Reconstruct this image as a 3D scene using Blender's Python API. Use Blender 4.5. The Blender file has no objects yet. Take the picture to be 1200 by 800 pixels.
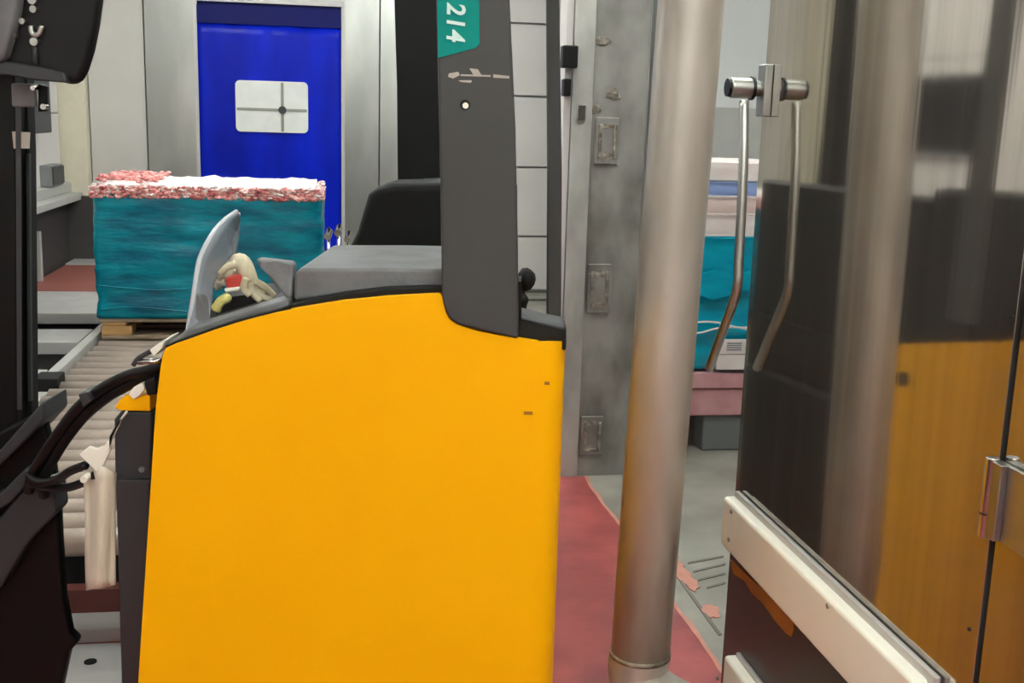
import bpy, bmesh, math, random
from mathutils import Vector, Matrix, noise
random.seed(7)
S = bpy.context.scene
COL = S.collection

# ------------------------------------------------------------------ camera
FPX = 1300.0                       # focal length in pixels of the 1200 x 800 frame
PITCH, YAW, ROLL, EYE = math.radians(11.3), math.radians(9.3), math.radians(1.7), 1.6
FW = Vector((math.sin(YAW)*math.cos(PITCH), math.cos(YAW)*math.cos(PITCH), -math.sin(PITCH)))
R0 = Vector((math.cos(YAW), -math.sin(YAW), 0)); U0 = R0.cross(FW)
RT = R0*math.cos(ROLL) + U0*math.sin(ROLL)
UP = -R0*math.sin(ROLL) + U0*math.cos(ROLL)
cd = bpy.data.cameras.new('camera'); cd.sensor_width = 36; cd.lens = 36*FPX/1200
cd.clip_start = .02
cam = bpy.data.objects.new('camera', cd); COL.objects.link(cam)
M = Matrix((RT, UP, -FW)).transposed().to_4x4(); M.translation = (0, 0, EYE)
cam.matrix_world = M
S.camera = cam

# ------------------------------------------------------------------ world, exposure
w = bpy.data.worlds.new('world'); S.world = w; w.use_nodes = True
w.node_tree.nodes['Background'].inputs[0].default_value = (.8, .82, .85, 1)
w.node_tree.nodes['Background'].inputs[1].default_value = .35
S.view_settings.view_transform = 'Standard'; S.view_settings.look = 'None'
S.view_settings.gamma = 1; S.view_settings.use_curve_mapping = False
S.view_settings.exposure = 0.2
LAMP = 26.0                        # strength of the ceiling tubes

# ------------------------------------------------------------------ measuring helpers
E = Vector((0, 0, EYE))
def ray(px, py): return (FW*FPX + RT*(px-600) - UP*(py-400)).normalized()
def on_plane(px, py, p, n):
    d = ray(px, py); return E + d*((Vector(p)-E).dot(Vector(n))/d.dot(Vector(n)))
def at_x(px, py, X): return on_plane(px, py, (X, 0, 0), (1, 0, 0))
def at_y(px, py, Y): return on_plane(px, py, (0, Y, 0), (0, 1, 0))
def at_z(px, py, Z=0): return on_plane(px, py, (0, 0, Z), (0, 0, 1))
# truck axes: face across the view, depth away from it
TU = Vector((math.cos(YAW), -math.sin(YAW), 0)); TV = Vector((math.sin(YAW), math.cos(YAW), 0)); TZ = Vector((0, 0, 1))
D0 = 2.042
TO = TV*D0                         # truck frame origin on the floor
def T(px, py, v=0):                # pixel -> (u, v, z) in the truck frame
    p = on_plane(px, py, TO+TV*v, TV); q = p-TO; return Vector((q.dot(TU), v, p.z))
def tw(u, v, z): return TO + TU*u + TV*v + TZ*z

# ------------------------------------------------------------------ materials
def srgb(r, g, b):
    f = lambda c: (c/12.92 if c <= .04045 else ((c+.055)/1.055)**2.4)
    return (f(r/255), f(g/255), f(b/255))
MATS = {}
def mat(name, rgb, rough=.5, metal=0., rgb2=None, scale=8., amount=.5, stretch=(1, 1, 1), bump=0., bscale=40., spec=.5, alpha=1., trans=0., rvar=0., detail=4., lo=.35, hi=.65):
    m = bpy.data.materials.new(name); m.use_nodes = True
    nt = m.node_tree; b = nt.nodes['Principled BSDF']
    c1 = srgb(*rgb); b.inputs['Roughness'].default_value = rough; b.inputs['Metallic'].default_value = metal
    b.inputs['Specular IOR Level'].default_value = spec; b.inputs['Alpha'].default_value = alpha
    b.inputs['Transmission Weight'].default_value = trans
    tc = nt.nodes.new('ShaderNodeTexCoord'); mp = nt.nodes.new('ShaderNodeMapping'); mp.inputs['Scale'].default_value = stretch
    nt.links.new(tc.outputs['Object'], mp.inputs['Vector'])
    no = nt.nodes.new('ShaderNodeTexNoise'); no.inputs['Scale'].default_value = scale; no.inputs['Detail'].default_value = detail
    nt.links.new(mp.outputs['Vector'], no.inputs['Vector'])
    rp = nt.nodes.new('ShaderNodeValToRGB'); rp.color_ramp.elements[0].position = lo; rp.color_ramp.elements[1].position = hi
    c2 = srgb(*rgb2) if rgb2 else tuple(c*.86 for c in c1)
    rp.color_ramp.elements[0].color = (*c1, 1)
    rp.color_ramp.elements[1].color = (*[a+(d-a)*amount for a, d in zip(c1, c2)], 1)
    nt.links.new(no.outputs['Fac'], rp.inputs['Fac']); nt.links.new(rp.outputs['Color'], b.inputs['Base Color'])
    if rvar:
        mr = nt.nodes.new('ShaderNodeMapRange'); mr.inputs['To Min'].default_value = max(0, rough-rvar); mr.inputs['To Max'].default_value = rough+rvar
        nt.links.new(no.outputs['Fac'], mr.inputs['Value']); nt.links.new(mr.outputs['Result'], b.inputs['Roughness'])
    if bump:
        n2 = nt.nodes.new('ShaderNodeTexNoise'); n2.inputs['Scale'].default_value = bscale; n2.inputs['Detail'].default_value = 3
        nt.links.new(mp.outputs['Vector'], n2.inputs['Vector'])
        bp = nt.nodes.new('ShaderNodeBump'); bp.inputs['Strength'].default_value = bump; bp.inputs['Distance'].default_value = .01
        nt.links.new(n2.outputs['Fac'], bp.inputs['Height']); nt.links.new(bp.outputs['Normal'], b.inputs['Normal'])
    MATS[name] = m; return m
def emit(name, rgb, s):
    m = bpy.data.materials.new(name); m.use_nodes = True; b = m.node_tree.nodes['Principled BSDF']
    b.inputs['Emission Color'].default_value = (*srgb(*rgb), 1); b.inputs['Emission Strength'].default_value = s; return m
yellow = mat('yellow paint', (255, 184, 6), .4, rgb2=(252, 178, 3), scale=2, amount=.6, spec=.12)
dgrey = mat('dark grey powder coat', (70, 71, 70), .5, rgb2=(62, 63, 62), spec=.3, scale=5, bump=.05, bscale=300)
hoodm = mat('grey moulded plastic', (116, 117, 119), .48, rgb2=(92, 93, 95), scale=14, amount=.8, bump=.1, bscale=120)
black = mat('black plastic', (20, 20, 20), .55, rgb2=(14, 14, 14), scale=10, spec=.25)
blacksteel = mat('black steel', (10, 10, 10), .45, spec=.25, rgb2=(10, 10, 10), scale=6, amount=.8)
charcoal = mat('charcoal plastic', (50, 52, 55), .45, rgb2=(50, 51, 53), scale=5)
rubber = mat('black rubber', (17, 17, 18), .42, spec=.3)
mirror = mat('polished stainless steel', (196, 190, 181), .07, .93, rgb2=(170, 164, 156), scale=1.6, amount=.8, stretch=(1, 14, .5), bump=.035, bscale=.9, rvar=.03)
steel = mat('brushed stainless steel', (186, 187, 183), .36, 1, rgb2=(150, 151, 147), scale=3, amount=.9, stretch=(3, 3, .6), bump=.04, bscale=60)
panelsteel = mat('satin steel panel', (196, 197, 193), .3, 1, rgb2=(160, 162, 158), scale=1.2, amount=.9, stretch=(2, 2, .6), rvar=.05)
pipem = mat('galvanised pipe', (206, 200, 190), .34, .35, rgb2=(176, 170, 160), scale=7, amount=.9, stretch=(1, 1, .35), bump=.12, bscale=30, rvar=.08, detail=8)
jambm = mat('scuffed steel', (166, 163, 158), .42, .4, rgb2=(116, 112, 107), scale=6, amount=.95, stretch=(1, 1, .6), bump=.12, bscale=24, detail=8, rvar=.08)
stripm = mat('light worn steel', (192, 190, 185), .45, .3, rgb2=(150, 147, 142), scale=7, amount=.8, stretch=(1, 1, .5), bump=.1, bscale=24, detail=8)
residue = mat('weld residue', (172, 164, 152), .6, .4, rgb2=(96, 86, 76), scale=30, amount=.9, bump=.3, bscale=80)
chrome = mat('bright steel', (205, 203, 198), .18, 1)
whitep = mat('white plastic', (250, 249, 236), .45, rgb2=(238, 236, 220), scale=3, amount=.6, bump=.05, bscale=60)
white = mat('white wall panel', (222, 216, 213), .5, rgb2=(212, 206, 202), scale=2)
whitewall = mat('white painted wall', (214, 214, 212), .55, rgb2=(204, 204, 202), scale=2)
greywall = mat('grey wall band', (176, 174, 170), .55)
beige = mat('beige wall panel', (204, 200, 194), .5, rgb2=(190, 187, 180), scale=1.5)
cream = mat('cream post paint', (214, 206, 184), .5)
bluem = mat('blue PVC sheet', (6, 34, 196), .3, rgb2=(3, 18, 140), scale=1.4, amount=.8, stretch=(2, 1, .5), bump=.12, bscale=3, spec=.15)
bluedark = mat('dark blue PVC header', (14, 20, 92), .5, spec=.15)
pane = mat('frosted window pane', (236, 236, 232), .3)  # opaque white stands in for the lit room behind the window
beyondbar = mat('grey bar beyond window', (150, 150, 140), .5)
teal = mat('teal stretch film', (0, 132, 148), .24, rgb2=(0, 84, 108), scale=7, amount=.95, stretch=(.6, .6, 2.4), bump=.4, bscale=16, detail=9, spec=.35)
tealp = mat('bright teal film', (8, 172, 198), .2, rgb2=(0, 140, 168), scale=6, amount=.9, stretch=(.5, .5, 2), bump=.25, bscale=14)
meat = mat('frozen pink trimmings', (236, 176, 170), .6, rgb2=(176, 74, 76), scale=22, amount=.9, bump=.5, bscale=50)
frost = mat('white frosted sheet', (244, 236, 232), .5, rgb2=(238, 214, 212), scale=8, amount=.6, bump=.2, bscale=30)
wood = mat('pallet wood', (190, 150, 98), .7, rgb2=(156, 116, 70), scale=7, amount=.8, stretch=(1, 6, 6))
woodold = mat('weathered wood', (150, 130, 108), .75, rgb2=(110, 92, 74), scale=7, amount=.8, stretch=(1, 6, 6))
pinkp = mat('pink plastic', (214, 160, 164), .5, rgb2=(196, 136, 140), scale=12, amount=.7)
greyp = mat('grey plastic foot', (120, 122, 122), .5)
redm = mat('dull red painted steel', (108, 46, 38), .5, rgb2=(92, 36, 30), scale=4, amount=.7)
redwarm = mat('red belt rubber', (142, 82, 72), .55, rgb2=(126, 70, 62), scale=4)
redfloor = mat('red floor coating', (172, 82, 80), .34, rgb2=(140, 62, 62), scale=4.5, amount=.9, bump=.08, bscale=18, detail=7, rvar=.1)
pinkpatch = mat('worn pink coating', (206, 142, 124), .5, rgb2=(180, 120, 104), scale=18)
concrete = mat('grey concrete', (160, 156, 146), .42, rgb2=(128, 124, 114), scale=3, amount=.9, detail=8, bump=.06, bscale=30, rvar=.08)
joint = mat('dark floor joint', (122, 117, 108), .7)
roller = mat('dull roller steel', (190, 176, 164), .42, .55, rgb2=(156, 142, 130), scale=5, amount=.8)
railm = mat('light grey rail', (196, 194, 192), .42, .3, rgb2=(176, 174, 170), scale=6)
darkw = mat('dark wall guard', (62, 58, 56), .6)
ledge = mat('grey ledge', (182, 180, 174), .5)
signm = mat('teal sticker', (0, 136, 126), .5, spec=.15)
digit = mat('white lettering', (214, 240, 234), .5)
scratchm = mat('bare scratch', (178, 172, 160), .6)
glove = mat('cream glove leather', (222, 212, 184), .75, rgb2=(186, 172, 140), scale=22, amount=.9, bump=.4, bscale=50)
yglove = mat('pale yellow glove', (206, 196, 120), .75)
redplastic = mat('red plastic', (196, 62, 52), .5)
shield = mat('smoky clear plastic', (172, 176, 186), .15, alpha=.62, spec=.6)
shieldrim = mat('clear plastic edge', (206, 210, 218), .2, alpha=.9)
ochre = mat('mottled ochre', (168, 108, 22), .5, rgb2=(140, 88, 18), scale=14)
kick = mat('dark door plate', (66, 64, 56), .35, .2, rgb2=(54, 52, 46), scale=3)
flapm = mat('off white webbing', (226, 218, 200), .6, rgb2=(196, 186, 166), scale=7, amount=.8, stretch=(3, 3, .5), bump=.1, bscale=20)
bluestripe = mat('blue print', (150, 172, 226), .5)
greyprint = mat('grey print', (150, 150, 156), .6)
ceilm = mat('ceiling panel', (226, 226, 224), .6)
tube = emit('fluorescent tube', (246, 253, 251), LAMP)

# ------------------------------------------------------------------ mesh helpers
INV = {}
def put(o, label=None, cat=None, group=None, kind=None):
    if label: o['label'] = label
    if cat: o['category'] = cat
    if group: o['group'] = group
    if kind: o['kind'] = kind
    return o
def empty(name, loc, label, cat, group=None, rz=0):
    o = bpy.data.objects.new(name, None); COL.objects.link(o); o.empty_display_size = .1
    o.location = loc; o.rotation_euler = (0, 0, rz)
    INV[o] = (Matrix.Translation(loc) @ Matrix.Rotation(rz, 4, 'Z')).inverted()
    return put(o, label, cat, group)
def obj(name, bm, m, parent=None, bevel=0., seg=2, smooth=False, solid=0., sub=0, label=None, kind=None, cat=None, group=None, off=-1):
    """bm is in world space; it is moved into the parent's space"""
    inv = INV.get(parent, Matrix.Identity(4))
    bm.transform(inv)
    bmesh.ops.recalc_face_normals(bm, faces=bm.faces)
    me = bpy.data.meshes.new(name); bm.to_mesh(me); bm.free()
    me.materials.append(m)
    o = bpy.data.objects.new(name, me); COL.objects.link(o)
    if parent: o.parent = parent
    INV[o] = inv
    if smooth:
        for p in me.polygons: p.use_smooth = True
    if solid:
        x = o.modifiers.new('solid', 'SOLIDIFY'); x.thickness = solid; x.offset = off
    if bevel:
        x = o.modifiers.new('bevel', 'BEVEL'); x.width = bevel; x.segments = seg; x.limit_method = 'ANGLE'; x.angle_limit = math.radians(40)
        x.harden_normals = False
        for p in me.polygons: p.use_smooth = True
        x2 = o.modifiers.new('wn', 'WEIGHTED_NORMAL'); x2.keep_sharp = True
    if sub:
        x = o.modifiers.new('sub', 'SUBSURF'); x.levels = x.render_levels = sub
    return put(o, label, cat, group, kind)
def box(x0, x1, y0, y1, z0, z1, bm=None):
    bm = bm or bmesh.new()
    v = [bm.verts.new((x, y, z)) for x in (x0, x1) for y in (y0, y1) for z in (z0, z1)]
    for f in ((0, 1, 3, 2), (4, 6, 7, 5), (0, 4, 5, 1), (2, 3, 7, 6), (0, 2, 6, 4), (1, 5, 7, 3)):
        bm.faces.new([v[i] for i in f])
    return bm
def tbox(u0, u1, v0, v1, z0, z1, bm=None):
    bm = bm or bmesh.new()
    v = [bm.verts.new(tw(x, y, z)) for x in (u0, u1) for y in (v0, v1) for z in (z0, z1)]
    for f in ((0, 1, 3, 2), (4, 6, 7, 5), (0, 4, 5, 1), (2, 3, 7, 6), (0, 2, 6, 4), (1, 5, 7, 3)):
        bm.faces.new([v[i] for i in f])
    return bm
def prism(pts, vec, bm=None):
    bm = bm or bmesh.new(); vec = Vector(vec)
    a = [bm.verts.new(p) for p in pts]; b = [bm.verts.new(Vector(p)+vec) for p in pts]
    n = len(a); bm.faces.new(a); bm.faces.new(b[::-1])
    for i in range(n): bm.faces.new((a[i], b[i], b[(i+1) % n], a[(i+1) % n]))
    return bm
def tprism(px, v0, v1, bm=None):
    """outline measured on the plane at truck depth v0, given depth up to v1"""
    return prism([tw(*T(x, y, v0)) for x, y in px], TV*(v1-v0), bm)
def spline(P, n=8):
    P = [Vector(p) for p in P]; out = []
    for i in range(len(P)-1):
        a = P[max(i-1, 0)]; b = P[i]; c = P[i+1]; d = P[min(i+2, len(P)-1)]
        for k in range(n):
            t = k/n
            out.append(.5*((2*b)+(c-a)*t+(2*a-5*b+4*c-d)*t*t+(3*b-a-3*c+d)*t**3))
    return out+[P[-1]]
def tubem(P, r, n=12, bm=None, cap=True):
    bm = bm or bmesh.new(); P = [Vector(p) for p in P]; rings = []
    ref = None
    for i, p in enumerate(P):
        t = (P[min(i+1, len(P)-1)]-P[max(i-1, 0)]).normalized()
        if ref is None: ref = t.orthogonal().normalized()
        ref = (ref-t*ref.dot(t)).normalized(); s = t.cross(ref)
        rr = r[i] if isinstance(r, (list, tuple)) else r
        rings.append([bm.verts.new(p+(ref*math.cos(a)+s*math.sin(a))*rr) for a in [2*math.pi*k/n for k in range(n)]])
    for a, b in zip(rings, rings[1:]):
        for k in range(n): bm.faces.new((a[k], a[(k+1) % n], b[(k+1) % n], b[k]))
    if cap: bm.faces.new(rings[0][::-1]); bm.faces.new(rings[-1])
    return bm
def blob(c, r, sc=(1, 1, 1), sub=2, amp=0., fr=8., bm=None):
    bm = bm or bmesh.new()
    g = bmesh.ops.create_icosphere(bm, subdivisions=sub, radius=1)
    for v in g['verts']:
        k = 1+amp*noise.noise(v.co*fr*.2+Vector(c)*9)
        v.co = Vector(c)+Vector((v.co.x*sc[0], v.co.y*sc[1], v.co.z*sc[2]))*r*k
    return bm
def gridsheet(rows, bm=None):
    bm = bm or bmesh.new(); V = [[bm.verts.new(p) for p in r] for r in rows]
    for a, b in zip(V, V[1:]):
        for i in range(len(a)-1): bm.faces.new((a[i], a[i+1], b[i+1], b[i]))
    return bm
def struct(name, bm, m, parent=None, **k): return obj(name, bm, m, parent, kind='structure', **k)

# ================================================================== SETTING
YB = 10.0; XL = -2.25; XD = 1.1; ZC = 3.3
hx = lambda px, Y: at_y(px, 130, Y).x
hz = lambda px, py, Y: at_y(px, py, Y).z
# floor: concrete slab with a red coated lane
fl = struct('floor', box(XL-.2, 4.2, -3.2, YB+.3, -.12, 0), concrete)
P1 = at_z(790, 712); P2 = at_z(842, 782); XR = (P1.x+P2.x)/2
JY = 4.78
bm = bmesh.new(); edge = []
y = -3.0
while y < JY-.02:
    edge.append((XR+.018*noise.noise(Vector((0, y*2.1, 3)))+.01*noise.noise(Vector((0, y*9, 1))), y)); y += .06
edge.append((XR, JY-.02))
bm = prism([(x, y, .004) for x, y in edge]+[(XL, JY-.02, .004), (XL, -3.0, .004)], (0, 0, -.003))
obj('red_coating', bm, redfloor, fl)
rim = bmesh.new()
for i, (x, y) in enumerate(edge[:-1]):
    x2, y2 = edge[i+1]
    prism([(x-.004, y, .0045), (x+.012+.012*noise.noise(Vector((y*7, 2, 5))), y, .0045), (x2+.012+.012*noise.noise(Vector((y2*7, 2, 5))), y2, .0045), (x2-.004, y2, .0045)], (0, 0, -.003), rim)
obj('coating_edge', rim, pinkpatch, fl)
def patch(px, h=.0035, rag=0.):
    P = [at_z(x, y)+Vector((0, 0, h)) for x, y in px]
    if rag:
        Q = []
        for a, b in zip(P, P[1:]+P[:1]):
            for k in range(6):
                q = a.lerp(b, k/6); n = noise.noise_vector(q*38)*.6+noise.noise_vector(q*90)*.4
                Q.append(Vector((q.x+n.x*rag, q.y+n.y*rag*2, q.z)))
        P = Q
    return prism(P, (0, 0, -h+.0005))
obj('worn_patch', patch([(788, 648), (795, 655), (803, 668), (815, 680), (820, 690), (812, 692), (800, 682), (790, 674), (782, 660)], .0035, .02), pinkpatch, fl)
obj('worn_patch', patch([(822, 711), (834, 709), (843, 714), (844, 722), (832, 724), (823, 718)], .0035, .016), pinkpatch, fl)
obj('floor_joint', patch([(784, 664), (787, 663), (846, 744), (842, 745)], .003), joint, fl)
for (a, b) in (((806, 659), (848, 651)), ((812, 669), (850, 660)), ((818, 679), (850, 671)), ((828, 688), (850, 682))):
    obj('drain_groove', patch([a, b, (b[0], b[1]+2), (a[0], a[1]+2)], .003), joint, fl)

cl = struct('ceiling', box(XL-.2, 4.2, -3.2, YB+.3, ZC, ZC+.12), ceilm)
# back wall: core plus facing panels
wb = struct('wall_back', box(XL-.2, 4.2, YB+.06, YB+.25, 0, ZC), whitewall)
Xs = lambda px: hx(px, YB)
obj('wall_panel', box(XL, Xs(104), YB+.0, YB+.06, 0, ZC), beige, wb)
obj('wall_panel', box(Xs(105), Xs(171), YB, YB+.06, 0, ZC), beige, wb, bevel=.004)
obj('steel_panel', box(Xs(173), Xs(231), YB-.03, YB+.06, 0, ZC), panelsteel, wb, bevel=.004, label='grey steel panel left of blue door')
obj('steel_panel', box(Xs(403), Xs(444), YB-.03, YB+.06, 0, ZC), panelsteel, wb, bevel=.004, label='grey steel panel right of blue door')
obj('steel_panel', box(Xs(445), Xs(560), YB-.035, YB+.06, 0, ZC), panelsteel, wb, bevel=.004)
zt = hz(320, 5, YB)
obj('header_panel', box(Xs(231), Xs(403), YB-.02, YB+.06, zt+.02, ZC), white, wb, bevel=.004)
# stacked white panels seen between the guard pillars
x0, x1 = Xs(561), Xs(657)
zj = [hz(620, yy, YB) for yy in (340, 277, 195, 113, 28)]
d = (zj[4]-zj[1])/3
zs = [zj[0]]+[zj[1]+d*k for k in range(5)]
for a, b in zip(zs, zs[1:]): obj('wall_tile', box(x0, x1, YB-.02, YB+.06, a+.008, min(b, ZC)-.008), white, wb, bevel=.006)
obj('post_strip', box(x1, x1+.1, YB-.05, YB+.06, zs[0]-.04, ZC), cream, wb)
obj('kerb', box(x0, x1+.5, YB-.25, YB-.02, 0, zs[0]-.02), concrete, wb, bevel=.02)

# left wall: white panels over a ledge and a dark guard
wl = struct('wall_left', box(XL-.2, XL-.03, -3.2, YB+.06, 0, ZC), whitewall)
zl = at_x(60, 238, XL+.1).z
for k in range(9):
    y1 = YB-.15-k*1.2
    zz = zl+.06
    for h in (.62, .6, .6, .62):
        obj('wall_panel', box(XL-.03, XL, y1-1.19, y1, zz, min(zz+h-.008, ZC)), white, wl, bevel=.004); zz += h
obj('ledge', box(XL-.03, XL+.16, -3, YB-.1, zl-.03, zl+.03), ledge, wl, bevel=.008)
obj('ledge', box(XL-.03, XL+.07, -3, YB-.1, zl+.03, zl+.11), ledge, wl, bevel=.008)
obj('lower_guard', box(XL-.03, XL+.05, -3, YB-.1, 0, zl-.03), darkw, wl)
obj('corner_post', box(XL-.02, Xs(104), YB-.12, YB, 0, ZC), cream, wl, bevel=.01, label='cream corner post')
obj('back_guard', box(XL+.05, Xs(150), YB-.2, YB-.12, 0, zl-.0), darkw, wl)
# wall behind the camera and the outer side, only for the light
struct('wall_near', box(XL-.2, 4.2, -3.3, -3.2, 0, ZC), whitewall)
struct('wall_right', box(4.2, 4.3, -3.3, YB+.3, 0, ZC), whitewall)

# blue door
dx0, dx1 = Xs(234), Xs(400)
dr = struct('door_1', box(dx0, dx1, YB-.005, YB+.03, .02, zt), bluedark, label='blue sheet door with white window')
zh = hz(320, 29, YB)
rows = []
for j in range(25):
    z = .02+(zh-.02)*j/24
    rows.append([(dx0+(dx1-dx0)*i/30, YB-.03+.012*noise.noise(Vector((i*.35, j*.12, 4))), z) for i in range(31)])
obj('blue_sheet', gridsheet(rows), bluem, dr, smooth=True, solid=.006)
obj('header_flap', box(dx0, dx1, YB-.05, YB-.04, zh-.01, zt-.03), bluedark, dr)
obj('door_edge', box(dx0-.03, dx0, YB-.045, YB+.03, 0, zt), railm, dr); obj('door_edge', box(dx1, dx1+.03, YB-.045, YB+.03, 0, zt), railm, dr)
obj('door_edge', box(dx0-.03, dx1+.03, YB-.045, YB+.03, zt, zt+.05), railm, dr)
wx0, wx1 = at_y(276, 125, YB-.06).x, at_y(361, 125, YB-.06).x; wz0, wz1 = at_y(318, 155, YB-.06).z, at_y(318, 95, YB-.06).z
def rrect(x0, x1, z0, z1, r, Y, n=5):
    out = []
    for cx, cz, a0 in ((x1-r, z1-r, 0), (x0+r, z1-r, 90), (x0+r, z0+r, 180), (x1-r, z0+r, 270)):
        for k in range(n+1):
            a = math.radians(a0+90*k/n); out.append((cx+r*math.cos(a), Y, cz+r*math.sin(a)))
    return out
wn = obj('window_pane', prism(rrect(wx0, wx1, wz0, wz1, .04, YB-.055), (0, .02, 0)), pane, dr, label='white window pane')
cx = at_y(331, 128, YB-.06).x; cz = at_y(331, 129, YB-.06).z
obj('beyond_bar', box(wx0+.01, wx1-.01, YB-.06, YB-.054, cz-.012, cz+.012), beyondbar, wn)  # bars and boss stand in for a cross seen through the pane
obj('beyond_bar', box(cx-.012, cx+.012, YB-.061, YB-.054, wz0+.01, wz1-.01), beyondbar, wn)
obj('beyond_boss', tubem([(cx, YB-.075, cz), (cx, YB-.054, cz)], .034, 14), charcoal, wn)

# wall behind the right-hand room
YR = 8.4
wr = struct('wall_inner', box(at_y(672, 200, YR).x, 4.2, YR, YR+.12, 0, ZC), whitewall)
zg = at_y(850, 126, YR).z
obj('wall_band', box(at_y(760, 200, YR).x, 4.2, YR-.02, YR, .1, zg), greywall, wr, bevel=.004)

# steel door jamb at the wall end
jl, jr = at_y(669, 140, JY).x, at_y(766, 140, JY).x
jb = struct('wall_end', box(jl+.02, jr, JY, JY+.16, 0, ZC), jambm)
jm = (at_y(693, 140, JY).x)
obj('corner_strip', box(jl, jm, JY-.012, JY+.0, 0, ZC), stripm, jb, bevel=.003)
obj('edge_strip', box(jr-.035, jr+.004, JY-.008, JY+.16, 0, ZC), panelsteel, jb, bevel=.003)
obj('edge_strip', box(jl-.03, jl, JY+.02, JY+.16, .5, ZC), white, jb)
for (px, py, hh) in ((712, 165, .1), (703, 338, .11), (694, 510, .09)):
    c = at_y(px, py, JY-.012); x, z = c.x, c.z
    q = obj('strike_plate', box(x-.055, x+.05, JY-.016, JY, z-hh, z+hh), jambm, jb, bevel=.004, label='scarred latch plate')
    for s in (-.036, .03): obj('slot_edge', box(x+s-.007, x+s+.007, JY-.03, JY-.014, z-hh*.75, z+hh*.7), residue, q, bevel=.003)
    for s in (-.7, .62): obj('weld_scar', blob((x-.004, JY-.014, z+s*hh), .034, (1.25, .12, .5), 2, .8, 14), residue, q)
for k in range(3):
    c = at_y((706, 719, 698)[k], (48, 110, 128)[k], JY-.01); obj('weld_scar', blob((c.x, JY-.004, c.z), .028, (1, .1, .7), 2, .9, 18), residue, jb)
# black hinges on the left edge of the jamb
for (a, b, c_, d_) in ((659, 676, 53, 80), (660, 668, 92, 113)):
    p0 = at_y(a, c_, JY-.03); p1 = at_y(b, d_, JY-.03)
    obj('door_bracket', box(p0.x, p1.x, JY-.05, JY+.01, p1.z, p0.z), rubber, jb, bevel=.006)
c = at_y(681, 131, JY-.02); obj('latch_pin', box(c.x-.02, c.x+.02, JY-.03, JY-.01, c.z-.035, c.z+.03), chrome, jb, bevel=.004)

# ================================================================== STEEL DOOR (open, right) and the wall it hangs on
yf = at_x(893, 140, XD).y; yn = at_x(1222, 157, XD).y
door = struct('door_2', box(XD, XD+.06, yn+.006, yf, .03, 2.7), mirror, label='polished steel door with white bumper rails')
DOORH = 2.7
ys = yn+.05
obj('door_stile', box(XD-.004, XD+.0, yn+.006, ys, .03, 2.7), mirror, door, bevel=.001)
zk = at_x(905, 690, XD-.03).z
obj('kick_plate', box(XD-.004, XD+.0, ys+.01, yf-.004, .03, zk+.06), kick, door, label='dark lower plate')
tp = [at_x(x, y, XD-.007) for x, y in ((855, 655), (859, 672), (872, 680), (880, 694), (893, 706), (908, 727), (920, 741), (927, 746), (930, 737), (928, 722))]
obj('ochre_strip', prism(tp, (.003, 0, 0)), ochre, door)  # thin flat ochre piece just under the upper rail
def rail(name, pt, pb, zlen, near):
    zt_, zb_ = pt.z, pb.z; y1 = pt.y
    bm = box(XD-.045, XD-.003, near, y1, zb_, zt_)
    r = obj('bumper_rail', bm, whitep, door, bevel=.012, seg=3)
    return r, zt_, zb_, y1
ra, zt1, zb1, y1 = rail('top', at_x(847, 580, XD-.045), at_x(846, 640, XD-.045), 0, yn+.12)
obj('rail_backing', box(XD-.016, XD-.003, yn+.1, y1-.015, zb1-.0, zt1+.018), railm, ra, bevel=.003)
for (px, py) in ((857, 599), (854, 632), (970, 710)):
    p = at_x(px, py, XD-.046); obj('screw', tubem([(XD-.048, p.y, p.z), (XD-.042, p.y, p.z)], .006, 10), residue, ra)
rb, zt2, zb2, y2 = rail('low', at_x(848, 766, XD-.045), at_x(832, 830, XD-.045), 0, yn+.12)
obj('rail_backing', box(XD-.016, XD-.003, yn+.1, y2-.015, zb2, zt2+.012), railm, rb, bevel=.003)
p = at_x(840, 794, XD-.046); obj('screw', tubem([(XD-.048, p.y, p.z), (XD-.042, p.y, p.z)], .006, 10), residue, rb)
# lever handle
hb = at_x(868, 103, XD-.07)
hy = hb.y
lv = obj('latch_plate', box(XD-.022, XD+.0, hy-.04, min(hy+.03, yf-.005), hb.z-.07, hb.z+.06), steel, door, bevel=.003)
hub0 = Vector((XD-.125, hy, hb.z)); 
obj('hub', tubem([(XD-.0, hy, hb.z), (XD-.035, hy, hb.z)], .020, 18), steel, lv, bevel=.003)
obj('hub', tubem([(XD-.035, hy, hb.z), (XD-.1, hy, hb.z)], .026, 18), steel, lv, bevel=.005)
obj('hub_ring', tubem([(XD-.037, hy, hb.z), (XD-.044, hy, hb.z)], .03, 18), rubber, lv)
obj('hub_cap', tubem([(XD-.098, hy, hb.z), (XD-.107, hy, hb.z)], .023, 18), rubber, lv)
XLV = XD-.07
pp = [at_x(872, 118, XLV), at_x(871, 200, XLV), at_x(866, 300, XLV), at_x(864, 335, XLV), at_x(858, 358, XLV), at_x(846, 390, XLV), at_x(831, 432, XLV)]
obj('lever', tubem(spline(pp, 6), .0125, 14), steel, lv, smooth=True)
# bracket below the hub, on the door edge
p0 = at_x(897, 128, XD-.02); p1 = at_x(893, 205, XD-.02)
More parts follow.
